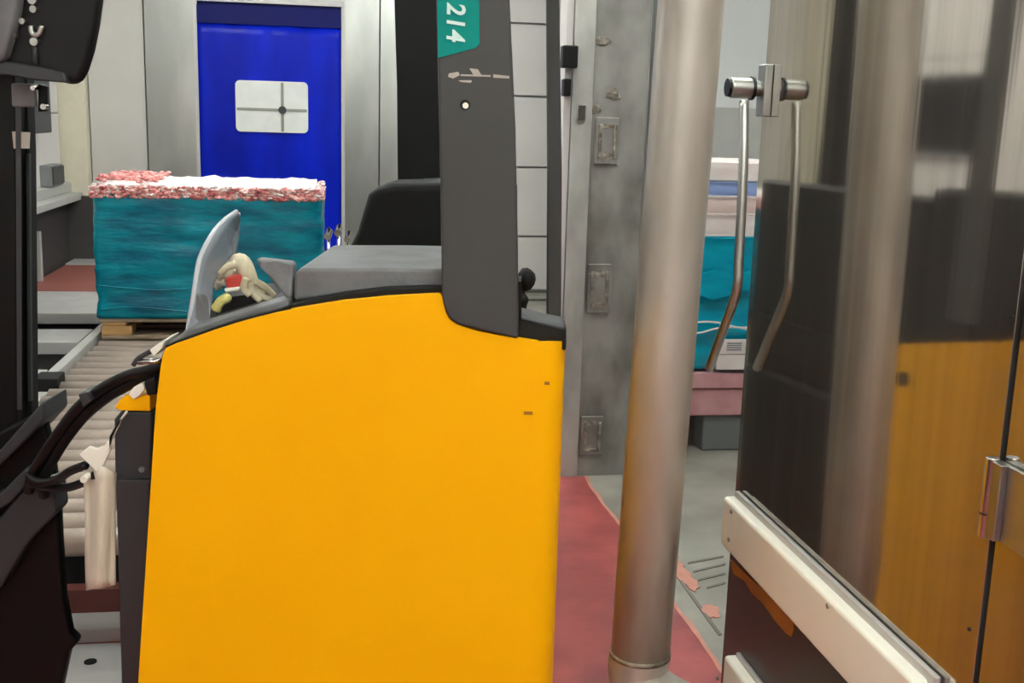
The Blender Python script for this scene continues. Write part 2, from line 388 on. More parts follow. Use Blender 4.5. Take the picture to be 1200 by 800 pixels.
# hinge
p0 = at_x(1163, 536, XD-.02); p1 = at_x(1151, 628, XD-.02); hyy = (p0.y+p1.y)/2
hg = obj('hinge', tubem([(XD-.018, hyy, p1.z), (XD-.018, hyy, p0.z)], .0115, 18), chrome, door, bevel=.002)
zm = p1.z+(p0.z-p1.z)*.3
obj('hinge_groove', tubem([(XD-.018, hyy, zm-.0015), (XD-.018, hyy, zm+.0015)], .0118, 18), rubber, hg)
obj('hinge_leaf', box(XD-.012, XD-.002, hyy-.3, hyy-.035, p1.z+.004, p0.z-.004), steel, hg, bevel=.002)
obj('hinge_leaf', box(XD-.024, XD-.002, hyy-.035, hyy-.004, p1.z+.004, p0.z-.004), steel, hg, bevel=.002)
for (px, py) in ((1187, 372), (1136, 737)):
    p = at_x(px, py, XD-.004); obj('rivet', tubem([(XD-.006, p.y, p.z), (XD-.002, p.y, p.z)], .0035, 10), rubber, door)
# steel wall beside the door
ws = struct('wall_steel', box(XD, XD+.12, -3.2, yn-.006, 0, ZC), mirror)

# ================================================================== CEILING LUMINAIRES (unseen, some added for brightness)
ORD = ('nearest', 'second', 'third', 'fourth', 'fifth', 'sixth')
def luminaire(x, y, lab):
    e = empty('ceiling_light', (x, y, ZC), lab, 'light', 'ceiling strip lights')
    obj('housing', box(x-.12, x+.12, y-.75, y+.75, ZC-.08, ZC), whitep, e, bevel=.01)
    for s in (-.055, .055):
        obj('tube', tubem([(x+s, y-.72, ZC-.115), (x+s, y+.72, ZC-.115)], .03, 10), tube, e, smooth=True)
    for s in (-.73, .73): obj('end_cap', box(x-.1, x+.1, y+s-.015, y+s+.015, ZC-.15, ZC-.08), whitep, e)
for x in (-1.0, .72):
    for k, y in enumerate((-2.4, -.7, 3.6, 5.9, 8.3) if x < 0 else (-2.4, -.7, 1.0, 3.4, 5.8, 8.3)): luminaire(x, y, ORD[k]+' unseen ceiling strip light in the row '+('left of the truck' if x < 0 else 'above the gap between truck and steel door'))  # camera-side and gap rows include lamps added to brighten the yellow truck
for k, y in enumerate((3.6, 6.4)): luminaire(1.9, y, ORD[k]+' unseen ceiling strip light above the pink pallet room')  # includes a lamp added to brighten the load in this room

# ================================================================== REACH TRUCK
tr = empty('reach_truck', TO, 'yellow and dark grey reach truck with black mast, parked in the foreground', 'forklift', rz=-YAW)
INV[tr] = (Matrix.Translation(TO) @ Matrix.Rotation(-YAW, 4, 'Z')).inverted()
a, b = T(184, 425), T(160, 800); uL = lambda z: a.x+(b.x-a.x)*(z-a.z)/(b.z-a.z)
c_, d_ = T(664, 403), T(649, 800); uR = lambda z: c_.x+(d_.x-c_.x)*(z-c_.z)/(d_.z-c_.z)
top = [(180, 480), (181, 450), (183, 428), (187, 416), (194, 408), (205, 403), (225, 396), (250, 387), (275, 379), (300, 372), (325, 366), (350, 361), (375, 357), (400, 353), (425, 350.5), (450, 348), (475, 346.5), (500, 345), (515, 344.5), (518, 347), (520, 356), (522, 365), (526, 373), (533, 379), (545, 383.5), (560, 388), (585, 393), (608, 397), (630, 400.5), (648, 402), (656, 402.5)]
ZB = .1; NR = 24
cols = []
tp = [T(*p) for p in top]
zr = tp[-1].z
# return on the left edge
for v in (.05, .03): cols.append((0.0, v, tp[0].z-.0))
for q in tp:
    t = (q.x-uL(q.z))/(uR(q.z)-uL(q.z)); cols.append((max(cols[-1][0]+.003 if q is not tp[0] else .004, min(t, 1)), 0.0, q.z))
RC = .05
cols = [c for c in cols if c[0] < .93]+[]
base = [c for c in cols]
rows = []
def colpts(t, v, zt_, arc=None):
    out = []
    for k in range(NR+1):
        z = ZB+(zt_-ZB)*k/NR
        uu = uL(z)+t*(uR(z)-uL(z))
        if arc is not None: uu = uR(z)-RC+RC*math.sin(arc)
        out.append(tw(uu, v, z))
    return out
for t, v, z_ in base: rows.append(colpts(t, v if v else 0, z_))
for k in range(0, 9):
    a_ = math.pi/2*k/8; rows.append(colpts(1, RC-RC*math.cos(a_), zr+.006*k/8*0, a_))
VS = 1.0
zfar = .985
for k in range(1, 15):
    s = k/14; v = RC+(VS-RC)*s
    z_ = zr+(zfar-zr)*s
    if s > .93: z_ -= .02
    if k == 14: z_ -= .03
    rows.append(colpts(1, v, z_, math.pi/2))
bm = gridsheet(rows); bmesh.ops.remove_doubles(bm, verts=bm.verts, dist=.0004)
bp_ = obj('body_panel', bm, yellow, tr, solid=.02, smooth=True, off=-1)
x = bp_.modifiers.new('split', 'EDGE_SPLIT'); x.split_angle = math.radians(40)
# hole with a dark plug on the right-hand flank
hz0 = .9
hp = obj('lifting_hole', tubem([tw(uR(hz0)-.01, VS-.09, hz0), tw(uR(hz0)+.003, VS-.09, hz0)], .022, 16), black, tr)
# scuffs on the panel edge
for (px, py, ww) in ((619, 484, 7), (641, 449, 4)):
    q = T(px, py, -.001); obj('scuff', tbox(q.x-.0012*ww, q.x+.0012*ww, -.0015, .0005, q.z-.003, q.z+.003), ochre, tr)
# inner core, chassis and wheels
zi = .93
obj('inner_core', tbox(uL(.5)+.05, uR(.2)-.06, .04, .95, .12, zi), black, tr)
obj('rear_core', tbox(-.33, uR(.2)-.06, .95, 1.9, .12, zi), black, tr)
q0 = T(134, 490, .1); q1 = T(143, 800, .1)
bm = tprism([(133, 492), (141, 482), (178, 482), (178, 560), (172, 830), (142, 830), (140, 700), (134, 560)], .075, .9)
obj('battery_cover', bm, charcoal, tr, bevel=.006)
bm = tprism([(136, 562), (176, 562), (171, 830), (143, 830), (139, 700)], .062, .2)
obj('battery_door', bm, charcoal, tr, bevel=.004)
q = T(167, 549, .075); obj('stud', tubem([tw(q.x, .068, q.z), tw(q.x, .11, q.z)], .006, 10), greyp, tr)
for (u, v) in ((uR(.1)-.2, .25), (uR(.1)-.2, 1.6), (uL(.1)+.1, .5)):
    obj('wheel', tubem([tw(u-.05, v, .12), tw(u+.05, v, .12)], .12, 24), rubber, tr, bevel=.01)
obj('side_skirt', tbox(uR(.1)-.09, uR(.1)-.02, 1.03, 1.85, .06, .75), blacksteel, tr, bevel=.02)
# trim band that follows the yellow edge, and the hood
band = [(192, 412), (200, 401), (225, 390), (250, 379), (275, 371), (300, 363), (325, 357), (345, 353), (348, 362), (325, 369), (300, 375), (250, 390), (205, 407)]
obj('trim_band', tprism([(190, 430), (188, 418), (197, 402), (222, 384), (250, 377), (275, 369), (300, 361), (325, 354), (338, 351), (342, 380), (300, 390), (250, 405), (210, 430)], .03, .12), hoodm, tr, bevel=.006)
obj('hood_gasket', tprism([(338, 358), (360, 352), (400, 344), (450, 338), (500, 336), (519, 336), (521, 372), (345, 392)], .022, .6), black, tr, bevel=.004)
hood = obj('hood', tprism([(344, 353), (344, 322), (351, 314), (380, 314), (410, 314), (450, 314), (500, 315), (530, 315), (530, 338), (500, 338), (450, 339), (400, 346), (365, 351)], .05, .45), hoodm, tr, bevel=.035, seg=5)
obj('hood_wing', prism([tw(*T(*p)) for p in ((298, 303, .1), (325, 306, .1), (344, 308, .08), (343, 352, .06), (334, 349, .06), (318, 330, .08), (306, 315, .1))], TV*.04), hoodm, tr, bevel=.008)
obj('hood_hinge', tprism([(371, 304), (386, 296), (389, 299), (386, 306)], .3, .32), black, tr)
obj('seam_line', tprism([(x, y-3) for x, y in top if 194 <= x <= 330]+[(340, 358), (340, 368)]+[(x, y+8) for x, y in top[::-1] if 194 <= x <= 330], .008, .05), black, tr)
# tray behind the band
obj('tray_floor', tprism([(228, 384), (252, 350), (300, 344), (336, 352), (338, 370), (228, 400)], .34, .5), black, tr)
obj('tray_base', tprism([(215, 392), (330, 360), (335, 385), (215, 420)], .1, .45), black, tr)
# clear shield standing at the left of the tray
def curved(px, v0, dv):
    return [tw(*T(x, y, v0+dv*f)) for x, y, f in px]
left = spline(curved([(220, 388, 0), (226, 352, 0), (231, 318, .05), (236, 298, .1), (250, 272, .25), (264, 257, .45), (277, 248, .6)], .1, .35), 5)
right = spline(curved([(246, 378, .0), (247, 352, .15), (249, 330, .3), (262, 312, .5), (273, 300, .7), (277, 275, .8), (280, 250, .62)], .1, .35), 5)
rows = [[l.lerp(r, k/5) for k in range(6)] for l, r in zip(left, right)]
sh = obj('windscreen', gridsheet(rows), shield, tr, smooth=True, solid=.006, label='smoky clear plastic shield')
obj('shield_edge', tubem(left, .005, 8), shieldrim, sh, smooth=True)
obj('shield_edge', tubem(right[-16:], .003, 8), shieldrim, sh, smooth=True)
obj('shield_foot', tprism([(220, 392), (224, 360), (229, 345), (234, 345), (238, 355), (247, 380), (240, 390)], .1, .16), hoodm, tr, bevel=.004)
# front guard pillar
pil = obj('guard_pillar', tprism([(508, -215), (511, 0), (513, 90), (515.5, 200), (517.5, 344), (520, 357), (523, 367), (528, 375), (538, 381), (607.5, 397.5), (607, 300), (604, 150), (597, 0), (586, -215)], -.006, .11), dgrey, tr, bevel=.006, label='dark grey pillar')
obj('pillar_recess', tprism([(606, 330), (611, 330), (611, 394), (606, 396)], .02, .1), black, tr)
# sticker and number
st = obj('number_plate', prism([tw(*T(x, y, -.0075)) for x, y in ((511.5, -40), (513.5, 68), (517, 67), (558, 56), (562, 51), (561, -40))], TV*.0012), signm, tr, label='teal sticker with white number 214')
cu = bpy.data.curves.new('number', 'FONT'); cu.body = '214'; cu.size = 1; cu.shear = .14; cu.offset = .022; cu.extrude = .004; cu.align_x = 'CENTER'; cu.align_y = 'CENTER'; cu.space_character = 1.08
to = bpy.data.objects.new('number_tmp', cu); COL.objects.link(to)
bpy.context.view_layer.update()
me = bpy.data.meshes.new_from_object(to.evaluated_get(bpy.context.evaluated_depsgraph_get())); bpy.data.objects.remove(to)
bm = bmesh.new(); bm.from_mesh(me)
xs = [v.co.x for v in bm.verts]; ysv = [v.co.y for v in bm.verts]
ca, cb = T(535, 3, -.0086), T(535, 49.5, -.0086); cl_, cr_ = T(523.5, 26, -.0086), T(545.5, 26, -.0086)
sx = (ca.z-cb.z)/(max(xs)-min(xs)); sy = (cr_.x-cl_.x)/(max(ysv)-min(ysv))
mx = (max(xs)+min(xs))/2; my = (max(ysv)+min(ysv))/2
for v in bm.verts:   # text x runs down the pillar, text y runs to the right
    v.co = tw((cl_.x+cr_.x)/2+(v.co.y-my)*sy, -.0082-.0006*(v.co.z > 0), (ca.z+cb.z)/2-(v.co.x-mx)*sx)
obj('number', bm, digit, st)
for (pts) in ([(526, 86), (537, 84), (539, 88), (531, 92), (525, 90)], [(550, 80), (560, 81), (565, 89), (555, 88)], [(578, 87), (597, 89), (597, 92), (578, 91)], [(540, 87), (575, 88), (575, 90), (540, 89)], [(537, 94), (553, 94), (552, 97), (540, 96)]):
    obj('scratch', prism([tw(*T(x, y, -.0066)) for x, y in pts], TV*.0006), scratchm, tr)
q = T(545, 123, -.006)
bh = obj('bolt_recess', tubem([tw(q.x, -.0075, q.z), tw(q.x, .0, q.z)], .0095, 16), black, tr)
obj('bolt', tubem([tw(q.x+.001, -.0095, q.z-.001), tw(q.x+.001, .0, q.z-.001)], .0055, 12), whitep, bh)
# seat / operator's console behind
obj('seat', tprism([(400, 306), (408, 292), (418, 272), (426, 244), (431, 228), (442, 219), (458, 215), (560, 213), (600, 214), (606, 222), (607, 430), (400, 430)], .78, 1.0), black, tr, bevel=.03, seg=4)
obj('console', tprism([(450, 238), (460, 228), (600, 222), (604, 228), (604, 440), (440, 440)], 1.0, 1.95), black, tr, bevel=.03)
# rear black pillar, thin side pillar, roof guard
obj('rear_pillar', tprism([(455, -240), (462, 0), (465, 100), (467, 330), (528, 330), (526, 0), (522, -240)], 1.85, 1.95), blacksteel, tr, bevel=.004)
obj('side_pillar', tprism([(640, -230), (640.5, 0), (642, 200), (641, 380), (657.5, 380), (658.5, 200), (655.5, 0), (652, -230)], .66, .74), dgrey, tr, bevel=.004, label='thin grey side pillar')
zt0 = T(550, -215, 0).z
ua, ub = T(508, -215, 0).x, T(655, -230, .7).x
obj('roof_bar', tbox(ua, ub+.02, -.0, .1, zt0-.03, zt0+.05), dgrey, tr, bevel=.01)
for k in range(5):
    v = .35+.38*k; obj('roof_bar', tbox(ua-.1, ub+.02, v, v+.05, zt0+.0, zt0+.05), blacksteel, tr, bevel=.008)
obj('roof_rail', tbox(ub-.03, ub+.03, .05, 1.95, zt0-.03, zt0+.05), blacksteel, tr, bevel=.01)
# bumper corner and lever knob at the right
obj('side_bumper', tprism([(607, 368), (622, 371), (640, 376), (656, 379), (664, 381), (664, 412), (640, 412), (607, 405)], .03, .12), charcoal, tr, bevel=.008)
obj('bumper_face', tprism([(608, 373), (640, 382), (663, 387), (663, 410), (608, 404)], .024, .05), black, tr)
kn = spline([tw(*T(x, y, .45)) for x, y in ((612, 385), (613, 360), (611, 345), (612, 330), (618, 322))], 5)
obj('control_lever', tubem(kn, [.012+.004*math.sin(i) for i in range(len(kn))], 10), black, tr, smooth=True)
q = T(617, 327, .45); obj('lever_knob', blob(tw(q.x, .45, q.z), .022, (1, 1, 1.2), 2, .2), black, tr, smooth=True)
# ---- mast at the left
MV = .32
ms = obj('outer_mast', tprism([(-70, -260), (-62, 95), (-62, 860), (20, 860), (20, 480), (17, 95), (12, -260)], MV, MV+.1), blacksteel, tr, bevel=.004)
obj('inner_mast', tprism([(12, -260), (14, 95), (14, 470), (14, 860), (36, 860), (37, 480), (34, 180), (31, 95), (26, -260)], MV+.05, MV+.09), black, tr, bevel=.004)
obj('chain_guard', tprism([(18, 100), (20, 480), (25, 480), (24, 100)], MV-.004, MV+.0), charcoal, tr)
obj('rail_web', tprism([(31, 180), (33, 470), (36.5, 470), (34, 180)], MV+.04, MV+.05), charcoal, tr)
obj('mast_decal', tprism([(14, 154), (35, 155), (34, 174), (16, 174)], MV-.002, MV+.001), scratchm, tr)
br = obj('mast_bracket', tprism([(12, 97), (40, 98), (42, 126), (13, 125)], MV-.012, MV+.004), hoodm, tr, bevel=.005)
obj('mast_clip', tprism([(44, 98), (55, 101), (55, 130), (44, 131)], MV-.0, MV+.012), blacksteel, tr, bevel=.003)
for (px, py, r) in ((39, 103, .005), (51, 125, .006)):
    q = T(px, py, MV-.015); obj('bolt', tubem([tw(q.x, MV-.018, q.z), tw(q.x, MV, q.z)], r, 12), chrome, tr)
# curved head cover above
hc = obj('head_cover', tprism([(-60, -120), (126, -120), (123, -60), (117, 0), (113, 30), (107, 60), (100, 82), (92, 99), (78, 98), (60, 94), (10, 86), (-60, 76)], MV-.08, MV-.045), rubber, tr, bevel=.02, seg=3)
obj('cover_lip', tprism([(-20, 74), (8, 72), (40, 77), (75, 85), (78, 97), (40, 94), (8, 88), (-20, 86)], MV-.095, MV-.06), charcoal, tr, bevel=.004)
obj('cover_side', tprism([(-60, -120), (32, -120), (22, -20), (19, 10), (12, 40), (4, 66), (-8, 78), (-60, 76)], MV-.11, MV-.07), hoodm, tr, bevel=.008)
for (px, py, r) in ((39, 0, .009), (40, 11, .007), (27, 25, .006), (17, 41, .006), (41, 49, .008)):
    q = T(px, py, MV-.085); obj('bolt', tubem([tw(q.x, MV-.092, q.z), tw(q.x, MV-.07, q.z)], r, 12), steel, tr)
q = [tw(*T(x, y, MV-.085)) for x, y in ((36, 30), (38, 40), (46, 40), (49, 30))]; obj('hook', tubem(spline(q, 4), .006, 8), steel, tr, smooth=True)
obj('cable', tubem([tw(*T(x, y, MV-.085)) for x, y in ((40, 52), (41, 62), (42, 76))], .005, 8), charcoal, tr, smooth=True)
# carriage beams and support
obj('carriage_beam', tprism([(-60, 572), (0, 527), (50, 470), (52, 492), (30, 516), (0, 545), (-60, 590)], MV-.08, MV+.05), charcoal, tr, bevel=.006)
obj('mast_foot', tprism([(-70, 560), (0, 505), (48, 480), (60, 530), (68, 600), (70, 640), (74, 700), (82, 742), (92, 752), (80, 765), (60, 860), (-70, 860)], MV-.03, MV+.005), blacksteel, tr, bevel=.01)
obj('carriage_arm', tprism([(-70, 660), (0, 605), (40, 556), (62, 570), (66, 600), (30, 640), (0, 690), (-70, 720)], MV-.075, MV), charcoal, tr, bevel=.008)
obj('carriage_arm', tprism([(-60, 600), (0, 578), (30, 548), (40, 560), (10, 590), (-60, 630)], MV-.09, MV-.04), charcoal, tr, bevel=.006)
# hoses
def hose(px, v0, v1, r):
    n = len(px); return tubem(spline([tw(*T(x, y, v0+(v1-v0)*i/(n-1))) for i, (x, y) in enumerate(px)], 8), r, 12)
obj('hose', hose([(196, 428), (170, 435), (150, 440), (120, 455), (92, 477), (70, 505), (50, 535), (38, 556), (34, 575)], .06, MV-.1, .0115), rubber, tr, smooth=True)
obj('hose', hose([(196, 436), (172, 441), (152, 450), (124, 466), (98, 488), (76, 516), (58, 546), (50, 566), (52, 580)], .07, MV-.09, .0115), rubber, tr, smooth=True)
obj('hose', hose([(196, 432), (165, 440), (130, 457), (98, 478), (74, 506), (56, 536), (43, 560)], .09, MV-.06, .012), rubber, tr, smooth=True)
obj('hose', hose([(34, 556), (46, 565), (66, 562), (82, 552), (100, 545)], MV-.12, .06, .009), rubber, tr, smooth=True)
obj('hose', hose([(34, 566), (55, 570), (80, 571), (104, 562), (112, 556)], MV-.11, .06, .009), rubber, tr, smooth=True)
obj('hose_clamp', tprism([(91, 462), (103, 459), (107, 470), (97, 478)], .1, .17), charcoal, tr, bevel=.003)
obj('hose_fitting', tubem(spline([tw(*T(x, y, .05)) for x, y in ((156, 428), (162, 420), (172, 414), (184, 408))], 5), .005, 8), charcoal, tr, smooth=True)
obj('hose_fitting', tubem([tw(*T(x, y, .05)) for x, y in ((162, 424), (190, 423))], .006, 8), chrome, tr, smooth=True)
obj('cover_edge', tprism([(175, 410), (186, 402), (193, 399), (190, 408), (180, 418)], .03, .12), whitep, tr, bevel=.002)
obj('hose_fitting', tprism([(168, 448), (182, 440), (184, 462), (172, 464)], .05, .1), rubber, tr, bevel=.004)
obj('yellow_bracket', tprism([(134, 478), (140, 468), (150, 462), (160, 466), (176, 461), (176, 482), (140, 481)], .07, .2), yellow, tr, bevel=.003)
obj('bracket_tab', tprism([(150, 462), (156, 454), (167, 448), (170, 456), (162, 465), (156, 468)], .065, .08), whitep, tr, bevel=.002)
# off-white webbing hanging from the battery cover
top_ = [(146, 480), (139, 498), (131, 513), (120, 525), (106, 523), (92, 534)]
obj('webbing', tprism([(147, 481), (141, 490), (132, 508), (122, 522), (113, 526), (104, 523), (92, 533), (104, 544), (113, 553), (121, 545), (129, 528), (130, 512), (138, 498), (149, 484)], .05, .06), whitep, tr, bevel=.003, label='white torn webbing')
rows = []
for k in range(15):
    s = k/14; yy = 549+s*138
    rows.append([tw(*T(97+6*s+(38-5*s)*i/8, yy+(4-6*i/8 if k == 14 else 0)+(4 if k == 0 else 0)*math.sin(i), .062+.012*math.sin(i*.9+s*2))) for i in range(9)])
obj('webbing_tail', gridsheet(rows), flapm, tr, smooth=True, solid=.005, label='off white hanging strip')
q = T(101, 559, .05); obj('hose_end', tubem([tw(q.x, .035, q.z), tw(q.x, .06, q.z)], .007, 12), whitep, tr)

# ---- loose things in the tray
def rb_blob(name, px, v, r, sc, m, par, amp=.35):
    q = T(*px, v); return obj(name, blob(tw(q.x, v, q.z), r, sc, 3, amp, 14), m, par, smooth=True)
gl = empty('work_glove', tw(*T(285, 335, .2)), 'crumpled cream work glove leaning on the hood in the truck tray', 'glove')
pts = [(281, 305), (291, 318), (299, 331), (306, 342)]
obj('palm', tubem(spline([tw(*T(x, y, .2)) for x, y in ((272, 308), (282, 306), (290, 320), (298, 335), (306, 346))], 5), [.006+.012*math.sin(min(1, (i+2)/16)*2.6) for i in range(21)], 10), glove, gl, smooth=True)
for i, px in enumerate(([(298, 330), (310, 336), (322, 347)], [(296, 336), (306, 346), (318, 352)], [(292, 332), (297, 344), (306, 353)], [(289, 326), (286, 337), (293, 346)], [(276, 309), (266, 313), (258, 321)])):
    P = spline([tw(*T(x, y, .16-.008*i)) for x, y in px], 5); obj('finger', tubem(P, [.0085-.0025*k/len(P) for k in range(len(P))], 9), glove, gl, smooth=True)
g2 = empty('pale_glove', tw(*T(258, 355, .16)), 'small pale yellow glove finger showing at the bottom of the tray', 'glove')
P = spline([tw(*T(x, y, .13)) for x, y in ((252, 364), (257, 355), (264, 350), (271, 348))], 5)
obj('finger', tubem(P, [.009, .011, .011]+[.010]*(len(P)-6)+[.008, .006, .003], 9), yglove, g2, smooth=True)
rc = empty('red_cap', tw(*T(273, 331, .17)), 'small red plastic cap lying among gloves in the tray', 'cap')
obj('cap_body', tprism([(263, 325), (281, 322), (284, 334), (280, 340), (265, 341)], .17, .22), redplastic, rc, bevel=.006)
obj('cap_rim', tprism([(262, 338), (281, 336), (281, 341), (264, 343)], .165, .225), whitep, rc, bevel=.003)
pw = empty('paper_wad', tw(*T(262, 318, .28)), 'crumpled pale tissue tucked behind the clear shield', 'tissue')
rb_blob('fold', (262, 318), .43, .03, (1, .6, .75), glove, pw, .7); rb_blob('fold', (256, 326), .43, .026, (.8, .6, .8), flapm, pw, .7)

# ================================================================== STEEL PIPE BARRIER
PY = 2.66
a = at_y(810, 0, PY); b = at_y(750, 764, PY); dirp = (b-a).normalized()
toppt = a-dirp*.9
pb = empty('steel_pipe', (b.x, b.y, 0), 'thick grey steel pipe barrier standing between yellow truck and steel door', 'pipe')
obj('upright', tubem([toppt, a, a.lerp(b, .5), b], .079, 40), pipem, pb, smooth=True)
obj('weld_bead', tubem([b-Vector((.0, 0, -.006)), b+Vector((0, 0, -.006))], .0825, 40), residue, pb, smooth=True)
el = spline([b, b+dirp*.06, b+dirp*.11+Vector((.03, -.03, 0)), b+dirp*.14+Vector((.12, -.1, .0)), b+dirp*.15+Vector((.3, -.26, .0))], 6)
obj('elbow', tubem(el, .081, 32), pipem, pb, smooth=True)
obj('base_plate', box(b.x-.14, b.x+.14, b.y-.13, b.y+.14, .0, .012), pipem, pb, bevel=.004)

# ================================================================== ROLLER CONVEYOR WITH A PALLET LOAD
ZR = .36
cvl = at_z(54, 459, ZR).x; cvr = -.02
YC0 = 3.25; YC1 = 8.4
cv = empty('roller_conveyor', ((cvl+cvr)/2, YC0, 0), 'long roller conveyor under the teal pallet load behind the truck', 'conveyor')
rr = .042
base_r = None
y = YC0+.06; i = 0
while y < YC1:
    if base_r is None:
        base_r = obj('roller', tubem([(cvl, y, ZR-rr), (cvr, y, ZR-rr)], rr, 14), roller, cv, smooth=True)
        ax = obj('axle', tubem([(cvl-.03, y, ZR-rr), (cvr+.03, y, ZR-rr)], .012, 8), railm, base_r)
    else:
        o = base_r.copy(); COL.objects.link(o); o.location = (0, y-(YC0+.06), 0); o.parent = cv
    y += .136; i += 1
for x, n in ((cvl-.07, 'side_rail'), (cvr+.02, 'side_rail')):
    obj(n, box(x, x+.05, 5.3 if x < 0 else YC0, YC1, .16, ZR+.02), railm, cv, bevel=.004)
obj('side_rail', box(cvl-.07, cvl-.02, YC0, 5.28, .16, ZR-.03), railm, cv, bevel=.004)
obj('rail_bracket', box(cvl-.09, cvl+.02, 5.15, 5.3, ZR-.05, ZR+.03), black, cv, bevel=.006)
obj('end_beam', box(cvl, cvr, YC0-.02, YC0+.03, .125, .2), redm, cv, bevel=.003, label='dark red end beam')
obj('under_shield', box(cvl, cvr, YC0+.2, YC0+.24, .0, .26), black, cv)
for yy in (4.2, 6.2, 8.1):
    for x in (cvl-.06, cvr+.02): obj('leg', box(x, x+.05, yy, yy+.05, 0, .17), railm, cv)
p = at_z(105, 720, .03)
obj('floor_channel', box(cvl-.05, cvr, p.y-.14, p.y-.0, 0, .045), white, cv, bevel=.004)
obj('channel_lip', box(cvl, cvr, p.y+.03, p.y+.05, 0, .06), railm, cv)
p = at_z(105, 757, .02)
fp = empty('floor_plate', (-.95, p.y-.5, 0), 'grey steel floor plate with a bolt hole beside the mast foot', 'floor plate')
obj('plate', box(-1.4, -.45, p.y-.9, p.y, .004, .03), railm, fp, bevel=.005)
q = at_z(106, 775, .031); obj('bolt_hole', tubem([(q.x, q.y, .028), (q.x, q.y, .0325)], .018, 16), black, fp)

# cross deck at the far left
cd_ = empty('transfer_deck', (-1.8, 6.6, 0), 'transfer deck with red belt and pale cross rails left of the teal load', 'conveyor')
xl, xr = XL+.08, cvl-.12
for (ya, yb_, nm, m, z) in ((296, 309, 'cross_rail', railm, .34), (309, 341, 'belt', redwarm, .33), (341, 346, 'cross_rail', railm, .335), (346, 367, 'cross_rail', railm, .345), (385, 401, 'cross_rail', railm, .34), (432, 447, 'cross_rail', railm, .34)):
    y1 = at_z(78, ya, z).y; y0 = at_z(78, yb_, z).y
    obj(nm, box(xl, xr, y0+.01, y1-.01, z-.07, z), m, cd_, bevel=.005)
for x in (xl+.02, xr-.07):
    obj('deck_beam', box(x, x+.05, 4.9, 9.3, .12, .26), blacksteel, cd_)
    for y in (5.1, 7, 9.1): obj('leg', box(x, x+.05, y, y+.05, 0, .13), blacksteel, cd_)
obj('deck_tray', box(xl, xr, 4.9, 9.3, .1, .12), blacksteel, cd_)
q = at_y(50, 274, 8.6)
obj('deck_post', box(q.x-.05, q.x-.01, 8.55, 8.6, .26, q.z+.02), railm, cd_)
# little junction box on the ledge
q = at_x(66, 199, XL+.06)
jbx = empty('junction_box', (XL+.05, q.y, zl+.11), 'small grey junction box on the left wall ledge', 'electric box')
obj('box_body', box(XL, XL+.09, q.y-.28, q.y+.1, zl+.115, zl+.28), greyp, jbx, bevel=.006)
obj('box_lid', box(XL+.09, XL+.1, q.y-.27, q.y+.09, zl+.13, zl+.27), charcoal, jbx, bevel=.004)
# wall screen and frame seen as reflection
sc = empty('wall_screen', (XL+.02, 7.9, 1.7), 'dark screen on the left wall, seen mirrored in the steel door', 'screen')
obj('screen_body', box(XL+.005, XL+.06, 7.2, 8.3, 1.45, 2.0), blacksteel, sc, bevel=.01)
obj('screen_frame', box(XL+.004, XL+.05, 7.17, 8.33, 1.42, 2.03), railm, sc, bevel=.01)
cb = empty('cable_panel', (XL+.02, 8.9, 1.6), 'dark control cabinet on the left wall beyond the screen', 'cabinet')
obj('cabinet_body', box(XL+.004, XL+.12, 8.55, 9.1, 1.4, 2.0), charcoal, cb, bevel=.01)
obj('cabinet_handle', box(XL+.12, XL+.14, 8.62, 8.66, 1.6, 1.75), chrome, cb, bevel=.004)
obj('conduit', tubem([(XL+.05, 8.8, 2.0), (XL+.05, 8.8, 2.3), (XL+.05, 8.2, 2.33)], .03, 10), railm, cb)

# pallet + load 1
PYF = 6.2
lx0, lx1 = at_y(110, 300, PYF).x, at_y(378, 300, PYF).x
zpt = at_y(240, 373, PYF).z; zlt = at_y(110, 228, PYF).z
DP = .8
pl = empty('wooden_pallet', ((lx0+lx1)/2, PYF+DP/2, ZR), 'wooden pallet under the teal wrapped load on the conveyor', 'pallet')
zb_ = ZR+.002
for yy in (PYF+.0, PYF+DP/2-.07, PYF+DP-.14):
    obj('bottom_board', box(lx0+.02, lx1-.02, yy, yy+.14, zb_, zb_+.02), woodold, pl, bevel=.003)
    for x in (lx0+.02, (lx0+lx1)/2-.07, lx1-.16):
        obj('block', box(x, x+.16, yy, yy+.14, zb_+.02, zpt-.045), wood, pl, bevel=.006)
for k in range(6):
    yy = PYF+.0+k*(DP-.13)/5; obj('deck_board', box(lx0+.01, lx1-.01, yy, yy+.12, zpt-.022, zpt-.003), woodold, pl, bevel=.003)
for x in (lx0+.03, (lx0+lx1)/2-.06, lx1-.15): obj('stringer_board', box(x, x+.12, PYF+.005, PYF+DP-.01, zpt-.045, zpt-.022), wood, pl, bevel=.003)
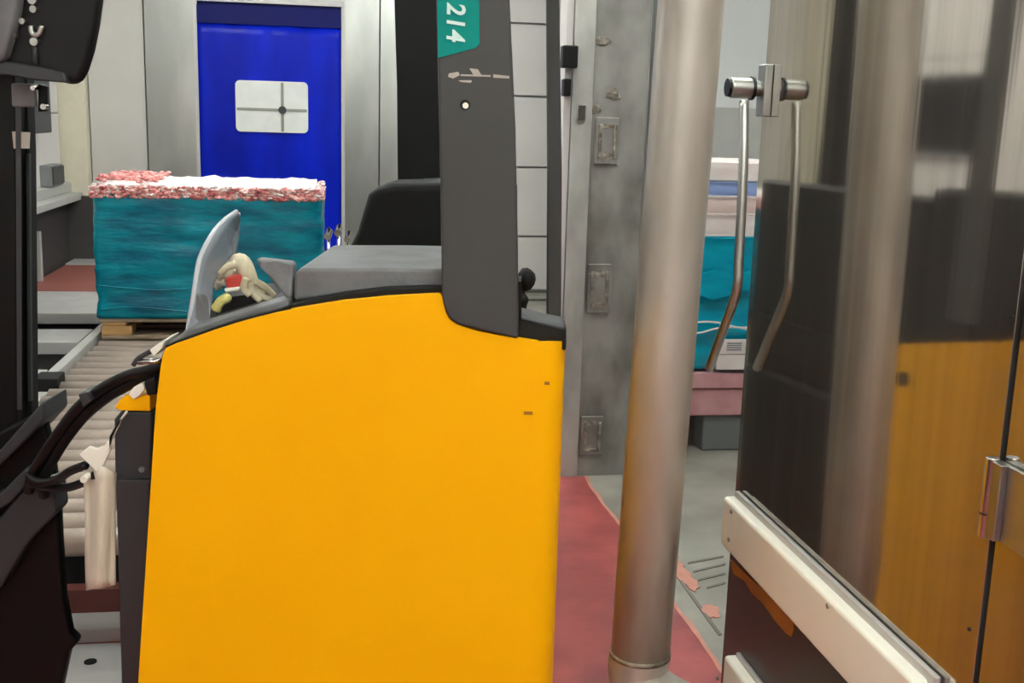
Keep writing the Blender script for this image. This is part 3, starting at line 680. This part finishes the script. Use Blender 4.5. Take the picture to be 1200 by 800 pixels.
def wrapped(x0, x1, y0, y1, z0, z1, amp, seed, n=36, layers=8):
    bm = bmesh.new(); rings = []
    hN = 28
    per = []
    rc = .03
    for (cx, cy, a0) in ((x1-rc, y1-rc, 0), (x0+rc, y1-rc, 90), (x0+rc, y0+rc, 180), (x1-rc, y0+rc, 270)):
        for k in range(4): a = math.radians(a0+90*k/3); per.append(Vector((cx+rc*math.cos(a), cy+rc*math.sin(a), 0)))
    pp = []
    for i, p in enumerate(per):
        q = per[(i+1) % len(per)]; nseg = max(1, int((q-p).length/.05))
        for k in range(nseg): pp.append(p.lerp(q, k/nseg))
    c = Vector(((x0+x1)/2, (y0+y1)/2, 0))
    for j in range(hN+1):
        z = z0+(z1-z0)*j/hN; ring = []
        lay = .004*abs(math.sin(math.pi*layers*j/hN))
        for p in pp:
            dlt = (amp*noise.noise(Vector((p.x*3+seed, p.y*3, z*11)))+.5*amp*noise.noise(Vector((p.x*11, p.y*11+seed, z*26)))+lay)
            dirv = (p-c).normalized(); ring.append(bm.verts.new((p.x+dirv.x*dlt, p.y+dirv.y*dlt, z)))
        rings.append(ring)
    for a, b in zip(rings, rings[1:]):
        for i in range(len(a)): bm.faces.new((a[i], a[(i+1) % len(a)], b[(i+1) % len(a)], b[i]))
    bm.faces.new(rings[0][::-1]); bm.faces.new(rings[-1]); return bm
ld = empty('wrapped_load', ((lx0+lx1)/2, PYF+DP/2, zpt), 'large teal film-wrapped load with frayed pink and white top, left background', 'load')
obj('film_wrap', wrapped(lx0, lx1, PYF, PYF+DP, zpt+.0, zlt, .014, 2, layers=6), teal, ld, smooth=True)
for k in range(2):   # loose film pleats
    z = zpt+.05+k*(zlt-zpt)/5.6
    obj('film_pleat', tubem(spline([(lx0+.02+(lx1-lx0-.04)*i/8, PYF-.008+.004*math.sin(i*2+k), z+.012*math.sin(i*1.3+k*2)) for i in range(9)], 4), .004, 6), teal, ld, smooth=True)
bm = bmesh.new()
zt_ = zlt+.05
random.seed(3)
def rimpos(): 
    s = random.random()
    if s < .55: return lx0+(lx1-lx0)*random.random(), PYF-.01+.03*random.random()
    if s < .72: return lx0-.01+.03*random.random(), PYF+DP*random.random()
    if s < .88: return lx1-.03+.03*random.random(), PYF+DP*random.random()
    return lx0+.18*random.random()*(lx1-lx0)*2, PYF+DP*random.random()
for k in range(1500):
    x, y = rimpos(); blob((x, y, zlt-.012+.06*random.random()**1.3), .006+.009*random.random(), (1.3, 1, .7), 1, .6, 20, bm)
obj('frayed_rim', bm, meat, ld, kind='stuff', label='frayed pink frozen trimmings')
bm = bmesh.new()
for k in range(700):
    x, y = rimpos(); blob((x, y, zlt-.004+.06*random.random()), .005+.008*random.random(), (1.3, 1, .7), 1, .6, 20, bm)
obj('frost_crumbs', bm, frost, ld, kind='stuff')
rows = []
for j in range(17):
    y = PYF+.02+(DP-.04)*j/16
    rows.append([(lx0+.03+(lx1-lx0-.07)*i/30, y, zt_+.012+.02*noise.noise(Vector((i*.4, j*.5, 2)))-(0.02 if j == 0 else 0)) for i in range(31)])
obj('top_sheet', gridsheet(rows), frost, ld, smooth=True, solid=.05, label='white frosted top')
bm = bmesh.new()
for k in range(220): blob((lx0+.02+.3*random.random()**1.5, PYF+.05+DP*.85*random.random(), zt_+.02+.025*random.random()), .007+.009*random.random(), (1.3, 1, .7), 1, .6, 20, bm)
obj('top_crumbs', bm, meat, ld, kind='stuff')

# stainless fittings beside the load
for k, (px, py, r) in enumerate(((385, 275, .024), (397, 271, .026), (408, 279, .022))):
    q = at_y(px, py, 7.4)
    e = empty('steel_fitting', (q.x, 7.4, ZR), ('small bright steel valve body right beside the teal load', 'middle bright steel valve between load and seat', 'bright steel valve nearest the black seat')[k], 'fitting')
    obj('post', tubem([(q.x, 7.4, (ZR, ZR+.021, 0)[k]), (q.x, 7.4, q.z)], r*.5, 10), chrome, e, smooth=True)
    obj('flange', tubem([(q.x-.006, 7.37, q.z-.01), (q.x+.006, 7.43, q.z+.02)], r, 14), chrome, e)
    obj('stem', tubem([(q.x, 7.4, q.z), (q.x+.005, 7.39, q.z+.05)], r*.35, 8), rubber, e)

# ================================================================== PALLET LOAD 2 (right-hand room)
P2 = at_z(858, 527).y-.03
rx0, rx1 = at_y(745, 300, P2).x, at_y(945, 300, P2).x
RD = .8
zA, zB_ = at_y(845, 487, P2).z, at_y(845, 436, P2).z
zC_, zD_ = at_y(850, 277, P2).z, at_y(850, 190, P2).z
p2 = empty('pink_pallet', ((rx0+rx1)/2, P2+RD/2, 0), 'pink plastic pallet with grey feet in the right-hand room', 'pallet')
obj('deck', box(rx0, rx1, P2, P2+RD, zA, zA+(zB_-zA)*.62), pinkp, p2, bevel=.008)
obj('deck_lip', box(rx0-.01, rx1+.01, P2-.012, P2+RD+.01, zA+(zB_-zA)*.64, zB_-.003), pinkp, p2, bevel=.006)
fx0, fx1 = at_y(823, 500, P2+.03).x, at_y(872, 500, P2+.03).x
for yy in (P2+.02, P2+RD-.16):
    for xx in (fx0, rx0+.02, rx1-.2):
        if xx == rx0+.02 and yy < P2+.1: yy2 = yy
        obj('foot', box(xx, xx+(fx1-fx0), yy, yy+.14, .0, zA-.001), greyp, p2, bevel=.012)
l2 = empty('film_load', ((rx0+rx1)/2, P2+RD/2, zB_), 'bright teal film-wrapped load standing on the pink pallet', 'load')
obj('film_wrap', wrapped(rx0, rx1, P2+.02, P2+RD-.02, zB_+.012, zC_, .016, 9, layers=3), tealp, l2, smooth=True)
for k, z in enumerate((.32, .36, .62)):
    zz = zB_+(zC_-zB_)*z; obj('film_pleat', tubem(spline([(rx0+.02+(rx1-rx0-.04)*i/8, P2-.012+.004*math.sin(i*2+k), zz+.016*math.sin(i*1.7+k*2)) for i in range(9)], 4), .005, 6), frost, l2, smooth=True)
obj('film_tear', prism([at_y(x, y, P2-.02) for x, y in ((821, 322), (840, 316), (862, 321), (880, 318), (882, 338), (858, 345), (835, 352), (820, 345))], (0, .02, 0)), tealp, l2)
q0, q1 = at_y(842, 398, P2-.025), at_y(880, 433, P2-.025)
zmid = (q0.z+q1.z)/2+.004
lb = obj('paper_label', box(q0.x, q1.x, P2-.024, P2-.005, q1.z, zmid-.004), frost, l2, bevel=.002)
lb2 = obj('paper_label', box(q0.x+.01, q1.x, P2-.026, P2-.005, zmid, q0.z), frost, l2, bevel=.002)
for k in range(4): obj('print_line', box(q0.x+.045, q0.x+.12, P2-.0272, P2-.0258, q0.z-.02-.011*k, q0.z-.014-.011*k), greyprint, lb2)
# boxes / bags on the load
nl = 4; hN = (zD_-zC_)/nl
rowsp = ((zC_, .29, frost, 'white sack at the bottom of the stack on the bright teal load'), (zC_+.29*(zD_-zC_), .24, pinkpatch, 'pale pink sack lying second in the stack on the teal load'), (zC_+.53*(zD_-zC_), .21, bluestripe, 'pale blue sack lying third in the stack on the teal load'), (zC_+.74*(zD_-zC_), .26, frost, 'white sack on top of the stack in the right-hand room'))
pinks = mat('pale pink sack', (232, 208, 202), .5)
for k, (z, f, m, lab) in enumerate(rowsp):
    h = f*(zD_-zC_)
    s = empty('sack', ((rx0+rx1)/2, P2+RD/2, z), lab, 'sack', 'sacks on the teal load')
    obj('sack_body', wrapped(rx0+.01, rx1-.01, P2+.01, P2+RD-.02, z+.002, z+h-.002, .012, 20+k*5, layers=1), pinks if k == 1 else m, s, smooth=True)
    obj('seam', tubem([(rx0+.04, P2-.006, z+.004), (rx1-.04, P2-.006, z+.005)], .004, 6), greyprint if k == 3 else frost, s)
